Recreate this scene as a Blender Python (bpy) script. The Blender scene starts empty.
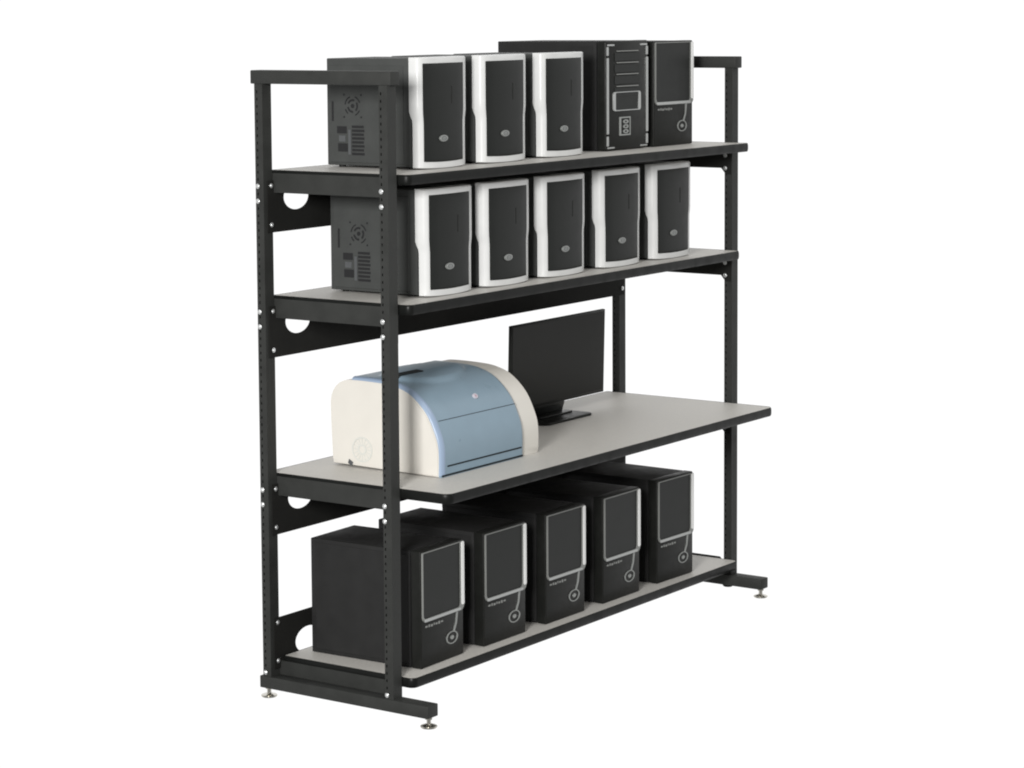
import bpy, bmesh, math, random
from mathutils import Vector, Matrix

random.seed(4)
scene = bpy.context.scene
COL = scene.collection
PI = math.pi
S = 1.25            # the rack was measured in smaller units: everything is scaled to real size at the end
Z0 = 0.086          # height of the leveler feet in measured units

# ------------------------------------------------------------------ materials
def mat(name, col, rough=0.5, metal=0.0, spec=0.5, noise=0.0, nscale=40.0, bump=0.0, bscale=600.0, coat=0.0, rnoise=0.0):
    m = bpy.data.materials.new(name); m.use_nodes = True
    nt = m.node_tree; b = nt.nodes['Principled BSDF']
    b.inputs['Base Color'].default_value = (*col, 1)
    b.inputs['Roughness'].default_value = rough
    b.inputs['Metallic'].default_value = metal
    b.inputs['Specular IOR Level'].default_value = spec
    b.inputs['Coat Weight'].default_value = coat
    tc = nt.nodes.new('ShaderNodeTexCoord')
    if noise or rnoise:
        n = nt.nodes.new('ShaderNodeTexNoise'); n.inputs['Scale'].default_value = nscale
        n.inputs['Detail'].default_value = 5
        nt.links.new(tc.outputs['Object'], n.inputs['Vector'])
        if noise:
            r = nt.nodes.new('ShaderNodeMapRange')
            r.inputs['To Min'].default_value = 1 - noise; r.inputs['To Max'].default_value = 1 + noise
            r.inputs['From Min'].default_value = .3; r.inputs['From Max'].default_value = .7
            mx = nt.nodes.new('ShaderNodeVectorMath'); mx.operation = 'SCALE'
            mx.inputs[0].default_value = col
            nt.links.new(n.outputs['Fac'], r.inputs['Value'])
            nt.links.new(r.outputs['Result'], mx.inputs['Scale'])
            nt.links.new(mx.outputs['Vector'], b.inputs['Base Color'])
        if rnoise:
            r2 = nt.nodes.new('ShaderNodeMapRange')
            r2.inputs['To Min'].default_value = max(0, rough - rnoise); r2.inputs['To Max'].default_value = rough + rnoise
            r2.inputs['From Min'].default_value = .3; r2.inputs['From Max'].default_value = .7
            nt.links.new(n.outputs['Fac'], r2.inputs['Value'])
            nt.links.new(r2.outputs['Result'], b.inputs['Roughness'])
    if bump:
        n3 = nt.nodes.new('ShaderNodeTexNoise'); n3.inputs['Scale'].default_value = bscale
        bp = nt.nodes.new('ShaderNodeBump'); bp.inputs['Strength'].default_value = bump
        bp.inputs['Distance'].default_value = .001
        nt.links.new(tc.outputs['Object'], n3.inputs['Vector'])
        nt.links.new(n3.outputs['Fac'], bp.inputs['Height'])
        nt.links.new(bp.outputs['Normal'], b.inputs['Normal'])
    return m

M = {}
M['powder'] = mat('black_powder_coat', (.0265, .0275, .026), .55, spec=.2, noise=.12, nscale=14, bump=.25, bscale=700, rnoise=.08)
M['rail'] = mat('matt_black_steel', (.013, .013, .012), .75, spec=.12, noise=.12, nscale=9, bump=.2, bscale=600)
M['edge'] = mat('black_rubber_edge', (.007, .0075, .007), .4, spec=.14, rnoise=.1, nscale=20)
M['laminate'] = mat('grey_laminate', (.49, .475, .445), .5, spec=.35, noise=.10, nscale=120, bump=.08, rnoise=.12)
M['bolt'] = mat('zinc_bolt', (.82, .83, .83), .28, metal=.85, noise=.04)
M['chrome'] = mat('chrome', (.62, .60, .55), .16, metal=1.0)
M['case'] = mat('black_case_steel', (.0195, .0195, .0195), .55, spec=.15, noise=.08, nscale=18, bump=.2, bscale=900, rnoise=.06)
M['case_white_pc'] = mat('charcoal_case_steel', (.046, .0485, .047), .55, spec=.22, noise=.07, nscale=15, bump=.2, bscale=900, rnoise=.06)
M['plastic'] = mat('black_plastic', (.0100, .0105, .0095), .4, spec=.18, noise=.06, nscale=30, rnoise=.06)
M['panel'] = mat('dark_door_plastic', (.0110, .0122, .0112), .34, spec=.18, noise=.06, nscale=22, rnoise=.05)
M['vent'] = mat('vent_black', (.016, .016, .017), .7, spec=.2)
M['silver'] = mat('silver_white_plastic', (.585, .59, .585), .22, spec=.5, noise=.02, nscale=25)
M['trim'] = mat('silver_trim', (.40, .41, .405), .28, metal=.4, spec=.5)
M['rim'] = mat('grey_and_shaded_rim', (.22, .225, .215), .35, metal=.2, spec=.4)  # grey details; on window frames, shade put into the colour of the silver
M['lit_edge'] = mat('lit_silver_edge', (.78, .78, .77), .25, metal=.1)  # window frame silver with the light on its right side painted in
M['badge'] = mat('badge_silver', (.27, .28, .27), .3, metal=.35)
M['port'] = mat('grey_port_metal', (.11, .115, .12), .45, metal=.5)
M['cream'] = mat('cream_plastic', (.62, .597, .55), .45, spec=.4, noise=.02, nscale=12, bump=.05)
M['blue'] = mat('blue_grey_plastic', (.205, .285, .35), .32, spec=.4, noise=.03, nscale=14, rnoise=.05)
M['bluetrim'] = mat('pale_blue_plastic', (.26, .335, .45), .32, spec=.4)
M['slot'] = mat('dark_slot', (.012, .016, .018), .6, spec=.2)
M['emblem'] = mat('pale_emblem', (.50, .48, .53), .4)
M['embossed'] = mat('cream_relief', (.56, .565, .53), .5, spec=.3)
M['red'] = mat('emblem_mark', (.42, .26, .31), .4)
M['screen'] = mat('dark_screen', (.011, .011, .0095), .4, spec=.15, noise=.04, nscale=6)

# ------------------------------------------------------------------ mesh helpers
def add_box(bm, x0, x1, y0, y1, z0, z1, bev=0.0, seg=2):
    t = bmesh.new()
    vs = [t.verts.new(p) for p in [(x0,y0,z0),(x1,y0,z0),(x1,y1,z0),(x0,y1,z0),(x0,y0,z1),(x1,y0,z1),(x1,y1,z1),(x0,y1,z1)]]
    for f in [(0,3,2,1),(4,5,6,7),(0,1,5,4),(1,2,6,5),(2,3,7,6),(3,0,4,7)]:
        t.faces.new([vs[i] for i in f])
    if bev: bmesh.ops.bevel(t, geom=t.edges[:], offset=bev, segments=seg, affect='EDGES', profile=.5)
    merge(bm, t)
def merge(bm, t, mtx=None):
    if mtx is not None: bmesh.ops.transform(t, matrix=mtx, verts=t.verts[:])
    me = bpy.data.meshes.new('tmp'); t.to_mesh(me); t.free(); bm.from_mesh(me); bpy.data.meshes.remove(me)
def add_prism(bm, poly, axis, a, b, bev=0.0, seg=2, bev_all=True):
    """poly = list of 2D points in the plane normal to axis; extruded from a to b"""
    t = bmesh.new()
    def P(u, v, w):
        return {'x': (w, u, v), 'y': (u, w, v), 'z': (u, v, w)}[axis]
    A = [t.verts.new(P(u, v, a)) for u, v in poly]; B = [t.verts.new(P(u, v, b)) for u, v in poly]
    n = len(poly)
    ca = t.faces.new(A); cb = t.faces.new(B[::-1])
    for i in range(n):
        j = (i+1) % n
        t.faces.new([A[j], A[i], B[i], B[j]])
    if bev:
        es = t.edges[:] if bev_all else list(ca.edges) + list(cb.edges)
        bmesh.ops.bevel(t, geom=es, offset=bev, segments=seg, affect='EDGES', profile=.5)
    bmesh.ops.recalc_face_normals(t, faces=t.faces[:])
    merge(bm, t)
def add_cyl(bm, c, axis, r, a, b, n=20, bev=0.0, r2=None, sx=1.0):
    t = bmesh.new()
    bmesh.ops.create_cone(t, cap_ends=True, segments=n, radius1=r, radius2=r if r2 is None else r2, depth=abs(b-a))
    if bev:
        es = [e for e in t.edges if all(abs(abs(v.co.z)-abs(b-a)/2) < 1e-6 for v in e.verts) and abs(e.verts[0].co.z-e.verts[1].co.z) < 1e-6]
        bmesh.ops.bevel(t, geom=es, offset=bev, segments=2, affect='EDGES')
    for v in t.verts: v.co.x *= sx
    R = {'z': Matrix.Identity(4), 'x': Matrix.Rotation(PI/2, 4, 'Y'), 'y': Matrix.Rotation(PI/2, 4, 'X')}[axis]
    mid = (a+b)/2
    L = {'z': (c[0], c[1], mid), 'x': (mid, c[0], c[1]), 'y': (c[0], mid, c[1])}[axis]
    merge(bm, t, Matrix.Translation(L) @ R)
def rounded_rect(x0, x1, y0, y1, r, n=5, corners=(1,1,1,1)):
    pts = []
    for (cx, cy, a0, k) in [(x1, y1, 0, 0), (x0, y1, 90, 1), (x0, y0, 180, 2), (x1, y0, 270, 3)]:
        rr = r*corners[k]
        ox = cx + (-rr if cx == x1 else rr); oy = cy + (-rr if cy == y1 else rr)
        if rr == 0: pts.append((cx, cy)); continue
        for i in range(n+1):
            a = math.radians(a0 + 90*i/n)
            pts.append((ox + rr*math.cos(a), oy + rr*math.sin(a)))
    return pts
def add_ring(bm, outer, inner, axis, a, b):
    """closed frame between two outlines with the same number of points"""
    t = bmesh.new(); n = len(outer)
    def P(u, v, w): return {'x': (w, u, v), 'y': (u, w, v), 'z': (u, v, w)}[axis]
    oa = [t.verts.new(P(*p, a)) for p in outer]; ia = [t.verts.new(P(*p, a)) for p in inner]
    ob = [t.verts.new(P(*p, b)) for p in outer]; ib = [t.verts.new(P(*p, b)) for p in inner]
    for i in range(n):
        j = (i+1) % n
        t.faces.new([oa[i], oa[j], ia[j], ia[i]]); t.faces.new([ob[i], ib[i], ib[j], ob[j]])
        t.faces.new([oa[i], ob[i], ob[j], oa[j]]); t.faces.new([ia[i], ia[j], ib[j], ib[i]])
    bmesh.ops.recalc_face_normals(t, faces=t.faces[:])
    merge(bm, t)
def link(name, bm, m, parent=None, smooth=35):
    me = bpy.data.meshes.new(name); bm.to_mesh(me); bm.free()
    me.materials.append(m)
    for p in me.polygons: p.use_smooth = True
    try: me.set_sharp_from_angle(angle=math.radians(smooth))
    except Exception: pass
    o = bpy.data.objects.new(name, me); COL.objects.link(o); o.parent = parent
    return o
def part(name, m, parent, fn, smooth=35):
    bm = bmesh.new(); fn(bm); return link(name, bm, M[m], parent, smooth)
def thing(name, label, cat, loc, group=None, rotz=0.0):
    o = bpy.data.objects.new(name, None); COL.objects.link(o)
    o.empty_display_size = .05
    o.location = loc; o.rotation_euler = (0, 0, rotz)
    o['label'] = label; o['category'] = cat
    if group: o['group'] = group
    return o
def dup(root, loc, label, rotz=0.0):
    c = root.copy(); COL.objects.link(c); c.location = loc; c['label'] = label; c.rotation_euler = (0, 0, rotz)
    for ch in list(root.children):
        d = ch.copy(); COL.objects.link(d); d.parent = c
        for g in list(ch.children):
            e = g.copy(); COL.objects.link(e); e.parent = d
    return c

# ------------------------------------------------------------------ rack dimensions (measured units)
W, D, PW, PD = 1.83, .4438, .0373, .0273
BT, BB, BE = 1.7952-Z0, 1.7589-Z0, .0122
FT, FB, FF, FR, FW = .1475-Z0, .1139-Z0, -.1124, .4556, .0467
TH = .0259
SH = [1.5265-Z0, 1.188-Z0, .7032-Z0, .1991-Z0]
PITCH = .0195

rack = thing('shelving_rack', 'tall black steel computer rack with four grey laminate shelves', 'shelving rack', (0, 0, 0))

def post_mesh(bm, x0, x1, y0, y1, z0, z1, slot_y, holes_from):
    """hollow square post with a column of slots cut through both side walls"""
    t = bmesh.new()
    ys = [y0, slot_y-.0020, slot_y+.0020, y1]
    zs = [z0]; z = z0 + .03
    while z < z1 - .012:
        zs += [z-.0038, z+.0038]; z += PITCH
    zs.append(z1)
    th = .0022
    for x, xi in ((x0, x0+th), (x1, x1-th)):
        g = {}
        for i, yy in enumerate(ys):
            for k, zz in enumerate(zs):
                g[i, k] = t.verts.new((x, yy, zz))
        for i in range(3):
            for k in range(len(zs)-1):
                if i == 1 and k % 2 == 1:
                    q = [g[1, k], g[2, k], g[2, k+1], g[1, k+1]]
                    inn = [t.verts.new((xi, v.co.y, v.co.z)) for v in q]
                    for a in range(4):
                        b = (a+1) % 4
                        t.faces.new([q[a], q[b], inn[b], inn[a]])
                    continue
                t.faces.new([g[i, k], g[i+1, k], g[i+1, k+1], g[i, k+1]])
    for (ya) in (y0, y1):
        v = [t.verts.new(p) for p in [(x0, ya, z0), (x1, ya, z0), (x1, ya, z1), (x0, ya, z1)]]
        t.faces.new(v)
    merge(bm, t)

for xo, mirror in ((0.0, False), (W-PW, True)):
    for yo, sy in ((0.0, .021), (D-PD, D-.0085)):
        p = part('post', 'powder', rack, lambda bm: post_mesh(bm, xo, xo+PW, yo, yo+PD, FT, BB, sy, 0), 20)
        # pan head bolts on the side face that looks left
        bx = xo
        for s in SH[:3]:
            for dz in (.041, .081):
                off = .0052 if (mirror and yo == 0) else 0   # these clamp the bracket tab on the inner face
                part('bolt', 'bolt', p, lambda bm: (add_cyl(bm, (sy, s-dz), 'x', .0068, bx-.0040-off, bx-.0001-off, 16, .0016),
                                                    add_cyl(bm, (sy, s-dz), 'x', .0031, bx-.0052-off, bx-.0040-off, 6)))
        if not mirror:
            part('bolt', 'bolt', p, lambda bm: (add_cyl(bm, (sy-.001, FT+.011), 'x', .0062, bx-.0040, bx-.0001, 16, .0016),
                                                add_cyl(bm, (sy-.001, FT+.011), 'x', .0029, bx-.0052, bx-.0040, 6)))
    # top rail caps both posts
    part('top_bar', 'powder', rack, lambda bm: add_box(bm, xo-.002, xo+PW+.002, -BE, D+BE, BB, BT, .0028))
    fx0 = 0-.002 if not mirror else W-FW
    f = part('foot', 'powder', rack, lambda bm: add_box(bm, fx0, fx0+FW, FF, FR, FB, FT, .0028))
    for ly in (FF+.014, D-.002):
        cx = fx0+FW/2
        def lev(bm):
            add_cyl(bm, (cx, ly), 'z', .0062, .006, FB, 12)
            add_cyl(bm, (cx, ly), 'z', .0105, FB-.006, FB, 6)
            add_cyl(bm, (cx, ly), 'z', .0225, 0.0, .0055, 24, .0015)
            add_cyl(bm, (cx, ly), 'z', .0205, .0055, .0105, 24, 0, .0065)
        part('leveler', 'chrome', f, lev)
    if mirror:
        part('plug', 'edge', f, lambda bm: add_cyl(bm, (fx0+FW/2, .02), 'z', .017, FB-.008, FB+.002, 24, .003))

# shelves
def shelf(z, x0, x1, yf_l, yf_r, yr, rc):
    def outline(ins):
        # counter-clockwise, front corners rounded; the front edge may be slightly skewed
        r = max(rc-ins, .001); pts = []
        for i in range(9):
            a = math.radians(180 + 90*i/8); pts.append((x0+ins+r + r*math.cos(a), yf_l+ins+r + r*math.sin(a)))
        for i in range(9):
            a = math.radians(270 + 90*i/8); pts.append((x1-ins-r + r*math.cos(a), yf_r+ins+r + r*math.sin(a)))
        r2 = max(.006-ins, .001)
        for i in range(5):
            a = math.radians(90*i/4); pts.append((x1-ins-r2 + r2*math.cos(a), yr-ins-r2 + r2*math.sin(a)))
        for i in range(5):
            a = math.radians(90 + 90*i/4); pts.append((x0+ins+r2 + r2*math.cos(a), yr-ins-r2 + r2*math.sin(a)))
        return pts
    core = outline(.0045)
    s = part('shelf', 'laminate', rack, lambda bm: add_prism(bm, core, 'z', z-TH+.001, z))
    def band(bm):
        t = bmesh.new(); loops = []
        for ins, dz in ((.0046, -.0005), (.0028, .0004), (.0008, -.003), (.0, -.008), (.0, -TH+.008), (.0008, -TH+.003), (.0028, -TH-.0004), (.0046, -TH+.0005)):
            loops.append([t.verts.new((x, y, z+dz)) for x, y in outline(ins)])
        for a, b in zip(loops, loops[1:]):
            n = len(a)
            for i in range(n):
                j = (i+1) % n; t.faces.new([a[i], b[i], b[j], a[j]])
        bmesh.ops.recalc_face_normals(t, faces=t.faces[:])
        merge(bm, t)
    part('edge_band', 'edge', s, band, 50)
    return s
shelf(SH[0], .0464, W-.0464+.006, -.031, -.066, .434, .018)
shelf(SH[1], .0464, W-.0464, -.033, -.038, .434, .018)
shelf(SH[2], .0430, W-.0464, -.153, -.158, .460, .026)
shelf(SH[3], .0440, W-.0464, -.034, -.033, .411, .020)

# brackets carrying the shelf ends
for k, s in enumerate(SH[:3]):
    zt = s-TH-.0012
    lo = .060
    L = [(.443, s-.0075), (.003, s-.0075), (.003, s-.100), (.030, s-.100), (.034, s-.094), (.034, s-.083), (.029, s-.078), (.029, s-.070), (.036, s-lo), (.443, s-lo)]
    lo2 = .081
    R = [(.425, zt), (.003, zt), (.003, s-.100), (.020, s-.100), (.025, s-.095), (.037, s-lo2), (.425, s-lo2)]
    part('shelf_bracket', 'powder', rack, lambda bm: (add_prism(bm, L, 'x', PW+.0015, PW+.0045),
                                                     add_box(bm, PW+.0045, PW+.030, .04, .42, s-lo, s-lo+.003),
                                                     ))
    part('shelf_bracket', 'rail', rack, lambda bm: (add_prism(bm, R, 'x', W-PW-.0045, W-PW-.0015),
                                                     add_box(bm, W-PW-.030, W-PW-.0045, .06, .42, s-TH-.006, s-TH-.003),
                                                     ))
s = SH[3]
part('shelf_bracket', 'powder', rack, lambda bm: (add_prism(bm, [(.443, s-.013), (.003, s-.013), (.003, FT-.004), (.443, FT-.004)], 'x', PW+.0015, PW+.0050)))
part('shelf_bracket', 'rail', rack, lambda bm: (add_prism(bm, [(.425, s+.004), (.040, s+.004), (.03, s-.006), (.003, s-TH-.001), (.003, FT+.0015), (.425, FT+.0015)], 'x', W-PW-.0045, W-PW-.0015),
                                               add_box(bm, W-PW-.040, W-PW-.0045, .16, .40, s+.001, s+.004)))

# back rails with oval cable holes
def rail(z0, z1, hz, hx):
    y = D-PD-.0035
    x0, x1 = .012, W-.012
    def mk(bm):
        t = bmesh.new(); edges = []
        def loop(pts):
            v = [t.verts.new((px, y, pz)) for px, pz in pts]
            edges.extend(t.edges.new((v[i], v[(i+1) % len(v)])) for i in range(len(v)))
        loop([(x0, z0), (x1, z0), (x1, z1), (x0, z1)])
        for cx in (hx, W-hx):
            loop([(cx+.054*math.cos(a), hz+.036*math.sin(a)) for a in [2*PI*i/36 for i in range(36)]])
        bmesh.ops.triangle_fill(t, edges=edges, use_beauty=True)
        r = bmesh.ops.extrude_face_region(t, geom=t.faces[:])
        for v in [g for g in r['geom'] if isinstance(g, bmesh.types.BMVert)]: v.co.y += .0025
        bmesh.ops.recalc_face_normals(t, faces=t.faces[:])
        merge(bm, t)
    rr = part('back_rail', 'rail', rack, mk)
    part('flange', 'rail', rr, lambda bm: add_box(bm, PW+.006, W-PW-.006, y+.0026, y+.016, z0+.0002, z0+.0026))
    for cx in (.0262, W-.0262):
        for bz in (z0+.021, z1-.013):
            part('bolt', 'bolt', rr, lambda bm: (add_cyl(bm, (cx, bz), 'y', .0066, y-.0040, y-.0001, 16, .0016),
                                                 add_cyl(bm, (cx, bz), 'y', .0030, y-.0052, y-.0040, 6)))
for s in SH[:3]:
    rail(s-.1668, s-TH-.0015, s-.0748, .134)
def gap_filler(bm):  # invented part, added so the gap under the desk stays dark
    add_prism(bm, [(.4065, .543-Z0), (.4065, .490-Z0), (.360, .490-Z0), (.355, .512-Z0), (.352, .512-Z0), (.357, .487-Z0), (.4095, .487-Z0), (.4095, .543-Z0)], 'x', .79, W-.105)
part('dark_gap_filler', 'rail', rack, gap_filler)
rail(.1675-Z0, .3075-Z0, .223-Z0, .157)

# ------------------------------------------------------------------ computers
def plan(w, hw, sd, bow):
    """bezel outline in plan for one height: from the rear of the left side round the front to the right side"""
    c = w/2
    pts = [(-hw, sd), (-hw, .020), (-hw+.002, .012), (-hw+.006, .005), (-hw+.014, .0005)]
    n = 8
    fr = [(-hw+.014+(2*hw-.026)*i/n) for i in range(1, n)]
    pts += [(x, -bow*(1-(x/hw)**2)) for x in fr]
    pts += [(hw-.012, .0005), (hw-.005, .005), (hw-.001, .012), (hw, .020), (hw, sd)]
    return [(x+c, y) for x, y in pts]
def white_pc(name, label, loc, w, h, d, group):
    t = thing(name, label, 'computer', loc, group)
    def smooth(a, b, x):
        u = min(1, max(0, (x-a)/(b-a))); return u*u*(3-2*u)
    def case(bm):
        add_box(bm, .003, w-.003, .030, d, .006, h-.003, .0025)
    part('case_body', 'case_white_pc', t, case)
    sp = part('side_panel', 'case_white_pc', t, lambda bm: add_box(bm, .0006, .0034, .055, d-.012, .014, h-.022, .001, 1))
    part('side_panel', 'case_white_pc', t, lambda bm: add_box(bm, w-.0034, w-.0006, .055, d-.012, .014, h-.022, .001, 1))
    # ventilation of the side panels: round grille, long slot and perforated block
    vy, vz = .225, h*.56
    def arc(bm, r0, r1, a0, a1, n=14):
        o_ = [(vy+r1*math.cos(a0+(a1-a0)*i/n), vz+r1*math.sin(a0+(a1-a0)*i/n)) for i in range(n+1)]
        i_ = [(vy+r0*math.cos(a0+(a1-a0)*i/n), vz+r0*math.sin(a0+(a1-a0)*i/n)) for i in range(n, -1, -1)]
        add_prism(bm, o_+i_, 'x', -.0002, .0008)
    def fan(bm):
        for k in range(4):
            arc(bm, .024, .0275, math.radians(90*k+8+10*k), math.radians(90*k+70))
        for k in range(3):
            arc(bm, .013, .0185, math.radians(120*k+25), math.radians(120*k+110))
        add_cyl(bm, (vy, vz), 'x', .006, -.0002, .0008, 14)
        for sy_, sz_ in ((-1, -1), (1, -1), (-1, 1), (1, 1)):
            add_cyl(bm, (vy+.029*sy_, vz+.030*sz_), 'x', .0028, -.0002, .0008, 8)
    part('fan_grille', 'vent', sp, fan)
    part('long_slot', 'vent', sp, lambda bm: add_box(bm, -.0002, .0008, .2905, .2965, h*.42, h*.60))
    def slats(bm):
        for i in range(8):
            add_box(bm, -.0002, .0008, .186+.002*(i % 2), .228, h*.115+.0105*i, h*.115+.0068+.0105*i)
        add_box(bm, -.0002, .0008, .243, .276, h*.145, h*.22); add_box(bm, -.0002, .0008, .246, .279, h*.31, h*.375)
    part('vent_grille', 'vent', sp, slats)
    part('port_plate', 'port', sp, lambda bm: (add_box(bm, -.0006, .0008, .2315, .2400, h*.12, h*.345),))
    part('port_plate', 'port', sp, lambda bm: (add_box(bm, -.0005, .0008, .2500, .2720, h*.236, h*.290),))
    # silver-white front bezel: waisted outline wrapping round the sides
    def bez(bm):
        tt = bmesh.new(); rows = []
        zs = [0, .002, .008, .03, .08, h*.40, h*.44, h*.48, h*.52, h*.56, h*.75, h-.012, h-.003, h]
        for z in zs:
            u = smooth(h*.42, h*.52, z)
            hw = w/2 - .0045*(1-u)
            if z in (0, h): hw -= .0025
            sd = .027 + .008*u
            pts = plan(w, hw, sd, .007)
            sag = -.004*(1-smooth(0, .03, z))
            rows.append([tt.verts.new((x, y+(.0025 if z in (0, h) else 0), max(.001, z+.004+sag*(1-((x-w/2)/(w/2))**2)) if z < .03 else z)) for x, y in pts])
        for a, b in zip(rows, rows[1:]):
            for i in range(len(a)-1):
                tt.faces.new([a[i], a[i+1], b[i+1], b[i]])
        tt.faces.new(rows[0][::-1]); tt.faces.new(rows[-1])
        bk = [r[0] for r in rows]; bk2 = [r[-1] for r in rows]
        for i in range(len(rows)-1):
            tt.faces.new([bk2[i], bk[i], bk[i+1], bk2[i+1]])
        bmesh.ops.recalc_face_normals(tt, faces=tt.faces[:])
        merge(bm, tt)
    bz = part('front_bezel', 'silver', t, bez, 40)
    # dark door following the waisted outline
    def door(bm):
        tt = bmesh.new(); F = []; B = []
        zs = [.0225, .024, .03, .08, h*.38, h*.42, h*.46, h*.50, h*.54, h*.60, h*.78, h-.0175, h-.016]
        for k, z in enumerate(zs):
            u = smooth(h*.40, h*.54, z)
            xl = .0150 + .0035*(1-u); xr = w-.0275 - .0045*(1-u)
            if k in (0, len(zs)-1): xl += .0012; xr -= .0012
            row = []; rowb = []
            for i in range(11):
                x = xl+(xr-xl)*i/10; c = (x-w/2)/(w/2)
                sag = -.0045*(1-c*c)*(1 if z < .05 else 0)
                y = -.007*(1-c*c)-.0012
                if i in (0, 10) or k in (0, len(zs)-1): y += .0010
                row.append(tt.verts.new((x, y, z+sag))); rowb.append(tt.verts.new((x, y+.006, z+sag)))
            F.append(row); B.append(rowb)
        for G in (F, B):
            for a, b in zip(G, G[1:]):
                for i in range(10): tt.faces.new([a[i], a[i+1], b[i+1], b[i]])
        for i in range(10):
            tt.faces.new([F[0][i], F[0][i+1], B[0][i+1], B[0][i]]); tt.faces.new([F[-1][i], F[-1][i+1], B[-1][i+1], B[-1][i]])
        for k in range(len(zs)-1):
            tt.faces.new([F[k][0], F[k+1][0], B[k+1][0], B[k][0]]); tt.faces.new([F[k][-1], F[k+1][-1], B[k+1][-1], B[k][-1]])
        bmesh.ops.recalc_face_normals(tt, faces=tt.faces[:])
        merge(bm, tt)
    dr = part('front_door', 'panel', t, door, 40)
    bx = w*.425
    lg = part('logo_badge', 'badge', dr, lambda bm: add_cyl(bm, (bx, h*.272), 'y', .0088, -.0118, -.0070, 28, .0012, None, 2.2))
    def mk(bm):
        add_ring(bm, [(bx+.011*math.cos(a), h*.272+.0058*math.sin(a)) for a in [2*PI*i/20 for i in range(20)]],
                     [(bx+.0085*math.cos(a), h*.272+.0040*math.sin(a)) for a in [2*PI*i/20 for i in range(20)]], 'y', -.0122, -.0112)
        add_box(bm, bx-.005, bx+.005, -.0122, -.0112, h*.272-.0008, h*.272+.0008)
    link_mark = part('handle_groove', 'plastic', dr, lambda bm: (add_box(bm, w*.60, w*.622, -.0088, -.0050, h*.58, h*.74, .001, 1),))
    bm = bmesh.new(); mk(bm)
    link('badge_mark', bm, M['port'], t)
    for fx in (.03, w-.03):
        for fy in (.05, d-.03): part('foot', 'plastic', t, lambda bm: add_cyl(bm, (fx, fy), 'z', .010, 0, .0065, 14))
    return t

def black_pc(name, label, loc, w, h, d, group):
    t = thing(name, label, 'computer', loc, group)
    part('case_body', 'case', t, lambda bm: add_box(bm, .001, w-.001, .034, d, .0006, h-.001, .0022))
    fr = part('front_bezel', 'plastic', t, lambda bm: add_box(bm, 0, w, 0, .0325, .0006, h, .0036, 3))
    for xa, xb in ((-.0008, .0014), (w-.0014, w+.0008)):
        part('side_panel', 'case', t, lambda bm: add_box(bm, xa, xb, .042, d-.016, .012, h-.012, .0008, 1))
    zb, zt = h*.393, h*.987
    out = rounded_rect(.0035, w-.002, zb, zt, .016, 5, (0.25, .25, 1, 1))
    inn = rounded_rect(.0068, w-.020, zb+.0095, zt-.0022, .011, 5, (.2, .2, 1, 1))
    wn = part('window_frame', 'rim', t, lambda bm: add_ring(bm, out, inn, 'y', -.0045, .0010), 30)  # shade of the angled left and top rims put into the colour
    part('window_panel', 'panel', wn, lambda bm: add_prism(bm, rounded_rect(.0072, w-.0197, zb+.0092, zt-.0023, .011, 5, (.2, .2, 1, 1)), 'y', -.0018, .0008))
    part('lit_strip', 'lit_edge', wn, lambda bm: add_prism(bm, rounded_rect(w-.0165, w-.0025, zb+.014, zt-.0005, .005, 4), 'y', -.0062, -.0040, .0008, 1), 30)  # lit right side of the same frame, painted as a brighter copy
    part('lit_strip', 'trim', wn, lambda bm: add_prism(bm, rounded_rect(.010, w-.019, zb+.0008, zb+.0088, .003, 3), 'y', -.0056, -.0040, .0006, 1), 30)  # bottom of the same frame, painted between its lit and shaded tones
    # link from the frame down to a ringed power button
    cx, cz = w*.715, h*.182
    circ = lambda r, n=28: [(cx+1.6*r*math.cos(2*PI*i/n), cz+r*math.sin(2*PI*i/n)) for i in range(n)]
    rg = part('power_button', 'badge', t, lambda bm: (add_ring(bm, circ(.0174), circ(.0148), 'y', -.0022, .0008),
                                                      add_cyl(bm, (cx, cz), 'y', .0058, -.0028, .0008, 18, .001, None, 1.5)), 30)
    part('button_link', 'badge', rg, lambda bm: add_prism(bm, [(cx+.006, cz+.0165), (cx+.013, cz+.0150), (cx+.024, cz+.036), (cx+.030, zb+.0015), (cx+.021, zb+.0015), (cx+.018, cz+.038)], 'y', -.0018, .0008))
    # small worn line of lettering
    def txt(bm):
        x = w*.10; k = 0
        wd = [.010, .006, .009, .0045, .008, .0075, .010]
        z = h*.352
        for q in wd:
            add_box(bm, x, x+q, -.0008, .0004, z-.0026-(k % 3)*.0008, z+.0020+(k % 2)*.0016); x += q+.0048; k += 1
    part('lettering', 'rim', t, txt)
    for fx in (.03, w-.03):
        for fy in (.05, d-.03): part('foot', 'plastic', t, lambda bm: add_cyl(bm, (fx, fy), 'z', .009, 0, .0025, 14))
    return t

# top shelf ------------------------------------------------------------------
z = SH[0]+.0002
G1 = 'computers with silver framed doors on the top shelf'
ws = white_pc('desktop_computer', 'silver framed dark computer at the left end of the top shelf', (.222, .060, z), .223, .2985, .315, G1)
dup(ws, (.514, .060, z), 'silver framed dark computer on the top shelf, second from the left end')
dup(ws, (.813, .060, z), 'silver framed dark computer on the top shelf, touching the taller black towers')
# middle shelf
z = SH[1]+.0002
G2 = 'computers with silver framed doors on the middle shelf'
wm = white_pc('desktop_computer', 'silver framed dark computer at the left end of the second shelf', (.201, .028, z), .223, .2895, .324, G2)
dup(wm, (.479, .028, z), 'silver framed dark computer on the second shelf, second from the left post')
dup(wm, (.768, .028, z), 'silver framed dark computer exactly in the middle of the second shelf row')
dup(wm, (1.074, .028, z), 'silver framed dark computer on the second shelf, fourth from the left post')
dup(wm, (1.371, .028, z), 'silver framed dark computer at the right end of the second shelf')
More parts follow.
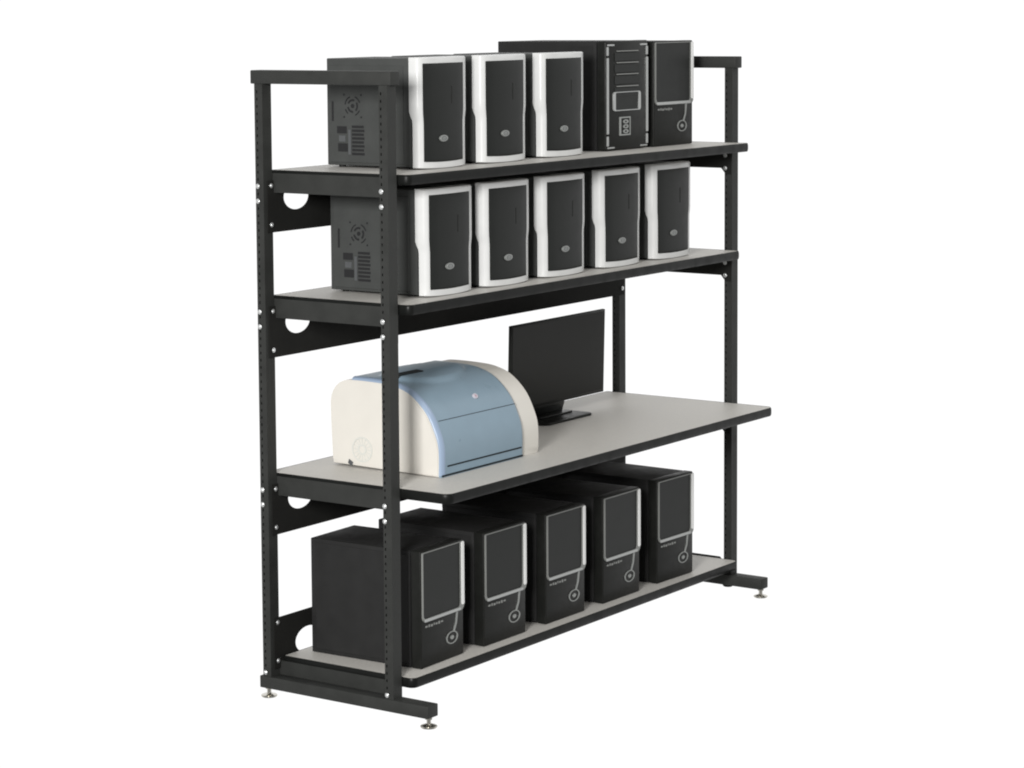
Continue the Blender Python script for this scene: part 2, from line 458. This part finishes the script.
# bottom shelf
z = SH[3]+.0002
G3 = 'all black computers on the bottom shelf'
bs = black_pc('desktop_computer', 'all black computer at the left end of the bottom shelf', (.133, .006, z), .205, .3190, .364, G3)
dup(bs, (.426, .006, z), 'all black computer on the bottom shelf, second from the left post')
dup(bs, (.734, .006, z), 'all black computer in the middle of the bottom shelf row')
dup(bs, (1.039, .006, z), 'all black computer on the bottom shelf, fourth from the left post')
dup(bs, (1.354, .010, z), 'all black computer at the right end of the bottom shelf', math.radians(-1.5))
black_pc('desktop_computer', 'tall all black computer with ringed button at the right end of the top shelf', (1.452, .080, SH[0]+.0002), .232, .3215, .350, None)

bs.rotation_euler[2] = math.radians(2)
# tall tower with drive bays
def tower(loc, w, h, d):
    t = thing('tower_computer', 'tall black tower computer with drive bays and silver side strips on the top shelf', 'computer', loc)
    part('case_body', 'case', t, lambda bm: add_box(bm, .001, w-.001, .034, d, .0006, h-.001, .0022))
    part('front_bezel', 'plastic', t, lambda bm: add_box(bm, 0, w, 0, .0325, .002, h, .005, 3))
    for xa, xb in ((-.0008, .0014), (w-.0014, w+.0008)):
        part('side_panel', 'case', t, lambda bm: add_box(bm, xa, xb, .046, d-.016, .012, h-.014, .0008, 1))
    def strip(bm, xs, sgn):
        a, b = (xs, xs+sgn*.0095); x0, x1 = min(a, b), max(a, b)
        add_box(bm, x0, x1, -.0035, .001, h*.155, h*.845, .0012, 1)
        add_box(bm, x0, x1, -.0028, .001, h*.865, h*.945, .0012, 1)
        add_box(bm, x0, x1, -.0028, .001, h*.045, h*.135, .0012, 1)
        e0, e1 = (x0, x0+.042) if sgn > 0 else (x1-.042, x1)
        add_box(bm, e0+(.004 if sgn > 0 else 0), e1-(.004 if sgn < 0 else 0), -.0026, .001, h*.952, h*.968, .0012, 1)
        add_box(bm, e0+(.004 if sgn > 0 else 0), e1-(.004 if sgn < 0 else 0), -.0026, .001, h*.022, h*.036, .0012, 1)
    part('side_strip', 'trim', t, lambda bm: strip(bm, .002, 1))
    part('side_strip', 'trim', t, lambda bm: strip(bm, w-.004, -1))
    for k, zz in enumerate((.905, .800, .695, .585)):
        b = part('drive_bay', 'panel', t, lambda bm: add_box(bm, .045, w-.052, -.0022, .001, h*(zz-.092), h*(zz-.012), .0012, 1))
        part('bay_edge', 'rim', b, lambda bm: add_box(bm, .058, w-.060, -.0034, .001, h*(zz-.0035), h*(zz+.0045)))
    fo = rounded_rect(.036, w-.048, h*.362, h*.535, .008, 4); fi = rounded_rect(.048, w-.060, h*.370, h*.528, .004, 4)
    dp = part('display_frame', 'trim', t, lambda bm: add_ring(bm, fo, fi, 'y', -.0040, .001))
    part('display', 'panel', dp, lambda bm: add_prism(bm, rounded_rect(.0475, w-.0595, h*.3695, h*.5285, .004, 4), 'y', -.0016, .0008))
    def badge(bm):
        x0, x1, z0, z1 = .072, .134, h*.135, h*.305
        add_ring(bm, [(x1, z1), (x0, z1), (x0, z0), (x1, z0)], [(x1-.003, z1-.004), (x0+.009, z1-.004), (x0+.009, z0+.004), (x1-.003, z0+.004)], 'y', -.0022, .001)
        for q in range(3):
            cz = z0+.012+q*.0145; c2 = x0+.036
            add_ring(bm, [(c2+.015*math.cos(a), cz+.0062*math.sin(a)) for a in [2*PI*i/16 for i in range(16)]],
                         [(c2+.0075*math.cos(a), cz+.0028*math.sin(a)) for a in [2*PI*i/16 for i in range(16)]], 'y', -.0022, .001)
    part('badge', 'badge', t, badge)
    for fx in (.03, w-.03):
        for fy in (.05, d-.03): part('foot', 'plastic', t, lambda bm: add_cyl(bm, (fx, fy), 'z', .009, 0, .0025, 14))
tower((1.180, .080, SH[0]+.0002), .238, .3265, .388)

# ------------------------------------------------------------------ printer
pz = SH[2]+.0002
pr = thing('laser_printer', 'cream and blue grey desktop laser printer with rounded top', 'printer', (.226, 0, pz))
PWD = .478
def catmull(pts, n=6, closed=False):
    out = []
    for i in range(len(pts)-1):
        p0 = pts[max(0, i-1)]; p1 = pts[i]; p2 = pts[i+1]; p3 = pts[min(len(pts)-1, i+2)]
        for k in range(n):
            t = k/n
            out.append(tuple(.5*((2*p1[a]) + (-p0[a]+p2[a])*t + (2*p0[a]-5*p1[a]+4*p2[a]-p3[a])*t*t + (-p0[a]+3*p1[a]-3*p2[a]+p3[a])*t**3) for a in (0, 1)))
    out.append(pts[-1]); return out
topcurve = [(.010, .0), (.010, .075), (.024, .122), (.052, .172), (.100, .215), (.150, .234), (.205, .2405), (.300, .2420), (.335, .236), (.360, .218), (.374, .190), (.376, .150), (.370, .006)]
outl = catmull(topcurve, 6)
def cap(bm, x0, x1, bev=.004):
    add_prism(bm, outl, 'x', x0, x1, bev, 2, False)
cx0, cx1 = -.001, .391
part('body', 'cream', pr, lambda bm: add_prism(bm, [(max(.012, min(.372, y_)), z_-.001 if z_ < .05 else (z_ if y_ > .305 else z_-.026*min(1, (z_-.05)/.1))) for y_, z_ in outl], 'x', .0095, cx1-.0035), 40)
part('side_cap', 'cream', pr, lambda bm: cap(bm, 0, .010), 40)
part('side_cap', 'cream', pr, lambda bm: cap(bm, cx1-.004, PWD), 40)
part('side_cover', 'cream', pr, lambda bm: add_prism(bm, catmull([(.0135, .004), (.0135, .074), (.027, .119), (.054, .167), (.092, .203)], 5) + [(.092, .004)], 'x', -.0020, .002, .0012, 2, False), 40)
# blue cover: a sheet following the body outline from the front foot over the top
cx0, cx1 = -.001, .391
prof = [p for p in outl if p[0] < .300 or p[1] < .01]
prof = [p for p in outl[:outl.index(min(outl, key=lambda q: abs(q[0]-.300)+abs(q[1]-.242)))+1]]
def off(pr_, dd):
    o = []
    for i, p in enumerate(pr_):
        a = pr_[max(0, i-1)]; b = pr_[min(len(pr_)-1, i+1)]
        tx, ty = b[0]-a[0], b[1]-a[1]; l = math.hypot(tx, ty) or 1
        nx, ny = -ty/l, tx/l
        o.append((p[0]+nx*dd, p[1]+ny*dd))
    return o
def resample(poly, n):
    L = [0]
    for a, b in zip(poly, poly[1:]): L.append(L[-1]+math.hypot(b[0]-a[0], b[1]-a[1]))
    out = []
    for k in range(n+1):
        d_ = L[-1]*k/n
        for i in range(len(L)-1):
            if d_ <= L[i+1]+1e-9:
                u = (d_-L[i])/max(1e-9, L[i+1]-L[i]); out.append(tuple(poly[i][a]+u*(poly[i+1][a]-poly[i][a]) for a in (0, 1))); break
    return out
prof = resample(prof, 90)
def bluecover(bm):
    t = bmesh.new()
    NX = 60
    outer = off(prof, .0085)
    xs = [cx0, cx0+.003, cx0+.008, cx0+.014, cx0+.020] + [cx0+.020+(cx1-.006-cx0-.020)*i/NX for i in range(1, NX+1)] + [cx1-.002, cx1]
    lift = [.0004, .0042, .0068, .0080, .0085] + [.0085]*NX + [.0065, .0004]
    G = []
    for x, lf in zip(xs, lift):
        row = []
        for (p, q) in zip(prof, off(prof, lf)):
            y, z_ = q
            # shallow oval paper tray raised on the top
            if z_ > .19:
                e = ((x-.185)/.165)**2 + ((y-.195)/.085)**2
                if e < 1.3:
                    u = min(1, max(0, (1.06-e)/.30)); u = u*u*(3-2*u)
                    z_ += .0105*u
            row.append(t.verts.new((x, y, z_)))
        G.append(row)
    for a, b in zip(G, G[1:]):
        for i in range(len(a)-1): t.faces.new([a[i], a[i+1], b[i+1], b[i]])
    bmesh.ops.recalc_face_normals(t, faces=t.faces[:])
    merge(bm, t)
cov = part('cover', 'blue', pr, bluecover, 60)
yf = .010-.0085
# lighter edging strip along the left side of the cover
def edging(bm):
    t = bmesh.new(); G = []
    sub = [i for i in range(len(prof)) if prof[i][1] > .004]
    for x, lf in ((-.0016, .0002), (-.0016, .0030), (.002, .0062), (.007, .0084), (.0135, .0094), (.0165, .0088)):
        o = off(prof, lf); G.append([t.verts.new((x, o[i][0], o[i][1])) for i in sub])
    for a, b in zip(G, G[1:]):
        for i in range(len(a)-1): t.faces.new([a[i], a[i+1], b[i+1], b[i]])
    bmesh.ops.recalc_face_normals(t, faces=t.faces[:])
    merge(bm, t)
part('edging_strip', 'bluetrim', cov, edging, 60)
def seam(z_a, hgt, dep, x0, x1):
    def f(bm):
        o = off(prof, .0090)
        # position on the front curve at this height
        for a, b in zip(o, o[1:]):
            if a[1] <= z_a <= b[1]:
                u = (z_a-a[1])/(b[1]-a[1]); y = a[0]+u*(b[0]-a[0]); break
        add_box(bm, x0, x1, y-.0004, y+.004, z_a-hgt/2, z_a+hgt/2)
    return f
part('seam', 'slot', cov, seam(.1485, .0014, 0, .022, .388))
part('tray_slot', 'slot', cov, seam(.0285, .0040, 0, .026, .380))
part('base_seam', 'slot', cov, seam(.0045, .0050, 0, .004, .388))
part('output_slot', 'slot', cov, lambda bm: add_prism(bm, [(.166, .240), (.196, .240), (.194, .2615), (.170, .2600)], 'x', .020, .152, .0012, 1))
part('emblem', 'emblem', cov, lambda bm: (lambda tt: (bmesh.ops.create_cone(tt, cap_ends=True, segments=24, radius1=.0085, radius2=.0078, depth=.004),
     merge(bm, tt, Matrix.Translation((.232, .0528, .1878)) @ Matrix.Rotation(math.radians(52), 4, 'X') @ Matrix.Diagonal((1.25, 1, 1, 1)))))(bmesh.new()))
part('emblem_mark', 'red', cov, lambda bm: (lambda tt: (bmesh.ops.create_cone(tt, cap_ends=True, segments=4, radius1=.0045, radius2=.004, depth=.0048),
     merge(bm, tt, Matrix.Translation((.232, .0525, .1880)) @ Matrix.Rotation(math.radians(52), 4, 'X'))))(bmesh.new()))
# round relief and little vent on the left side
def relief(bm):
    cy, cz_ = .268, .052
    for r in (.035, .014):
        add_ring(bm, [(cy+r*math.cos(a), cz_+r*math.sin(a)) for a in [2*PI*i/36 for i in range(36)]],
                     [(cy+(r-.004)*math.cos(a), cz_+(r-.004)*math.sin(a)) for a in [2*PI*i/36 for i in range(36)]], 'x', -.0016, .001)
    for i in range(16):
        a = 2*PI*i/16
        t = bmesh.new(); bmesh.ops.create_cube(t, size=1)
        merge(bm, t, Matrix.Translation((0, cy, cz_)) @ Matrix.Rotation(a, 4, 'X') @ Matrix.Translation((0, 0, .021)) @ Matrix.Diagonal((.0022, .0022, .018, 1)))
part('round_grille', 'embossed', pr, relief)
part('side_vent', 'port', pr, lambda bm: add_prism(bm, [(.304, .004), (.318, .010), (.314, .022), (.300, .014)], 'x', -.0012, .001))

# ------------------------------------------------------------------ monitor
mz = SH[2]+.0002
mn = thing('computer_monitor', 'black flat monitor with dark screen on a square stand', 'monitor', (1.251, .30, mz))
mw, mh, zb = .520, .262, .046
tilt = Matrix.Translation((0, 0, zb)) @ Matrix.Rotation(math.radians(1.5), 4, 'X')
def tb(bm, *a, **k):
    t = bmesh.new(); add_box(t, *a, **k); merge(bm, t, tilt)
hs = part('housing', 'plastic', mn, lambda bm: (tb(bm, -mw/2, mw/2, 0, .012, 0, mh, bev=.002), tb(bm, -mw*.34, mw*.34, .012, .034, .03, mh-.05, bev=.006)))
part('screen', 'screen', mn, lambda bm: tb(bm, -mw/2+.006, mw/2-.006, -.0008, .001, .010, mh-.006))
part('stand_neck', 'panel', mn, lambda bm: (add_prism(bm, [(.022, .0075), (.036, .0075), (.040, .09), (.030, .11), (.020, .09), (.012, .040)], 'x', -.125, .055, .003),
                                            add_box(bm, -.110, .070, -.008, .034, .0075, .013, .003)))
part('stand_base', 'plastic', mn, lambda bm: add_prism(bm, rounded_rect(-.165, .095, -.068, .058, .018, 5), 'z', 0, .0075, .002, 2))

# ------------------------------------------------------------------ scale to real size
seen = set()
for o in list(scene.objects):
    o.location = o.location*S
    if o.type == 'MESH' and o.data.name not in seen:
        seen.add(o.data.name); o.data.transform(Matrix.Scale(S, 4)); o.data.update()

# ------------------------------------------------------------------ camera (fitted to the photograph)
cam = bpy.data.cameras.new('camera'); co = bpy.data.objects.new('camera', cam); COL.objects.link(co)
px, py, f = 421.8447, 258.4778, 2556.2426
yaw, pitch, roll = .9368713, -.0980872, -.0095747
fwd = Vector((math.sin(yaw)*math.cos(pitch), math.cos(yaw)*math.cos(pitch), math.sin(pitch)))
r = Vector((math.cos(yaw), -math.sin(yaw), 0)); u = r.cross(fwd)
rr = r*math.cos(roll)+u*math.sin(roll); uu = -r*math.sin(roll)+u*math.cos(roll)
m3 = Matrix((rr, uu, -fwd)).transposed()
co.matrix_world = Matrix.Translation(Vector((-5.238958, -3.957369, 1.958502-Z0))*S) @ m3.to_4x4()
cam.sensor_width = 36; cam.lens = f*36/1024
cam.shift_x = (512-px)/1024; cam.shift_y = (py-384)/1024
cam.clip_end = 200; cam.clip_start = .05
scene.camera = co

# ------------------------------------------------------------------ light: white studio sweep, soft key from the left
wd = bpy.data.worlds.new('World'); scene.world = wd; wd.use_nodes = True
nt = wd.node_tree; bg = nt.nodes['Background']; bg.inputs['Strength'].default_value = 1.04
tc = nt.nodes.new('ShaderNodeTexCoord')
dot = nt.nodes.new('ShaderNodeVectorMath'); dot.operation = 'DOT_PRODUCT'
dot.inputs[1].default_value = Vector((.80, .59, -.05)).normalized()
nt.links.new(tc.outputs['Generated'], dot.inputs[0])
ramp = nt.nodes.new('ShaderNodeValToRGB')
mr = nt.nodes.new('ShaderNodeMapRange'); mr.inputs['From Min'].default_value = -1; mr.inputs['From Max'].default_value = 1
nt.links.new(dot.outputs['Value'], mr.inputs['Value']); nt.links.new(mr.outputs['Result'], ramp.inputs['Fac'])
ramp.color_ramp.elements[0].position = .25; ramp.color_ramp.elements[0].color = (.30, .30, .295, 1)
ramp.color_ramp.elements[1].position = .82; ramp.color_ramp.elements[1].color = (1.0, 1.0, 1.0, 1)
nt.links.new(ramp.outputs['Color'], bg.inputs['Color'])

def area(name, loc, target, size, energy, col=(1, 1, 1), sy=None):
    l = bpy.data.lights.new(name, 'AREA'); l.size = size; l.energy = energy; l.color = col
    if sy: l.shape = 'RECTANGLE'; l.size_y = sy
    o = bpy.data.objects.new(name, l); COL.objects.link(o); o.location = loc
    o.rotation_euler = (Vector(target)-Vector(loc)).to_track_quat('-Z', 'Y').to_euler()
    return o
area('key_softbox', (-6.3, -2.7, 3.1), (.5, .1, 1.5), 1.4, 700, (1, .99, .975))
area('top_softbox', (2.2, -2.2, 5.2), (1.1, .2, .9), 2.2, 50, (1, .995, .98))

# ------------------------------------------------------------------ render settings
scene.render.engine = 'CYCLES'
scene.render.resolution_x = 1024; scene.render.resolution_y = 768
scene.view_settings.view_transform = 'Standard'; scene.view_settings.look = 'None'
scene.view_settings.exposure = 0; scene.view_settings.gamma = 1
scene.cycles.pixel_filter_type = 'BLACKMAN_HARRIS'; scene.cycles.filter_width = 2.0
scene.cycles.max_bounces = 8
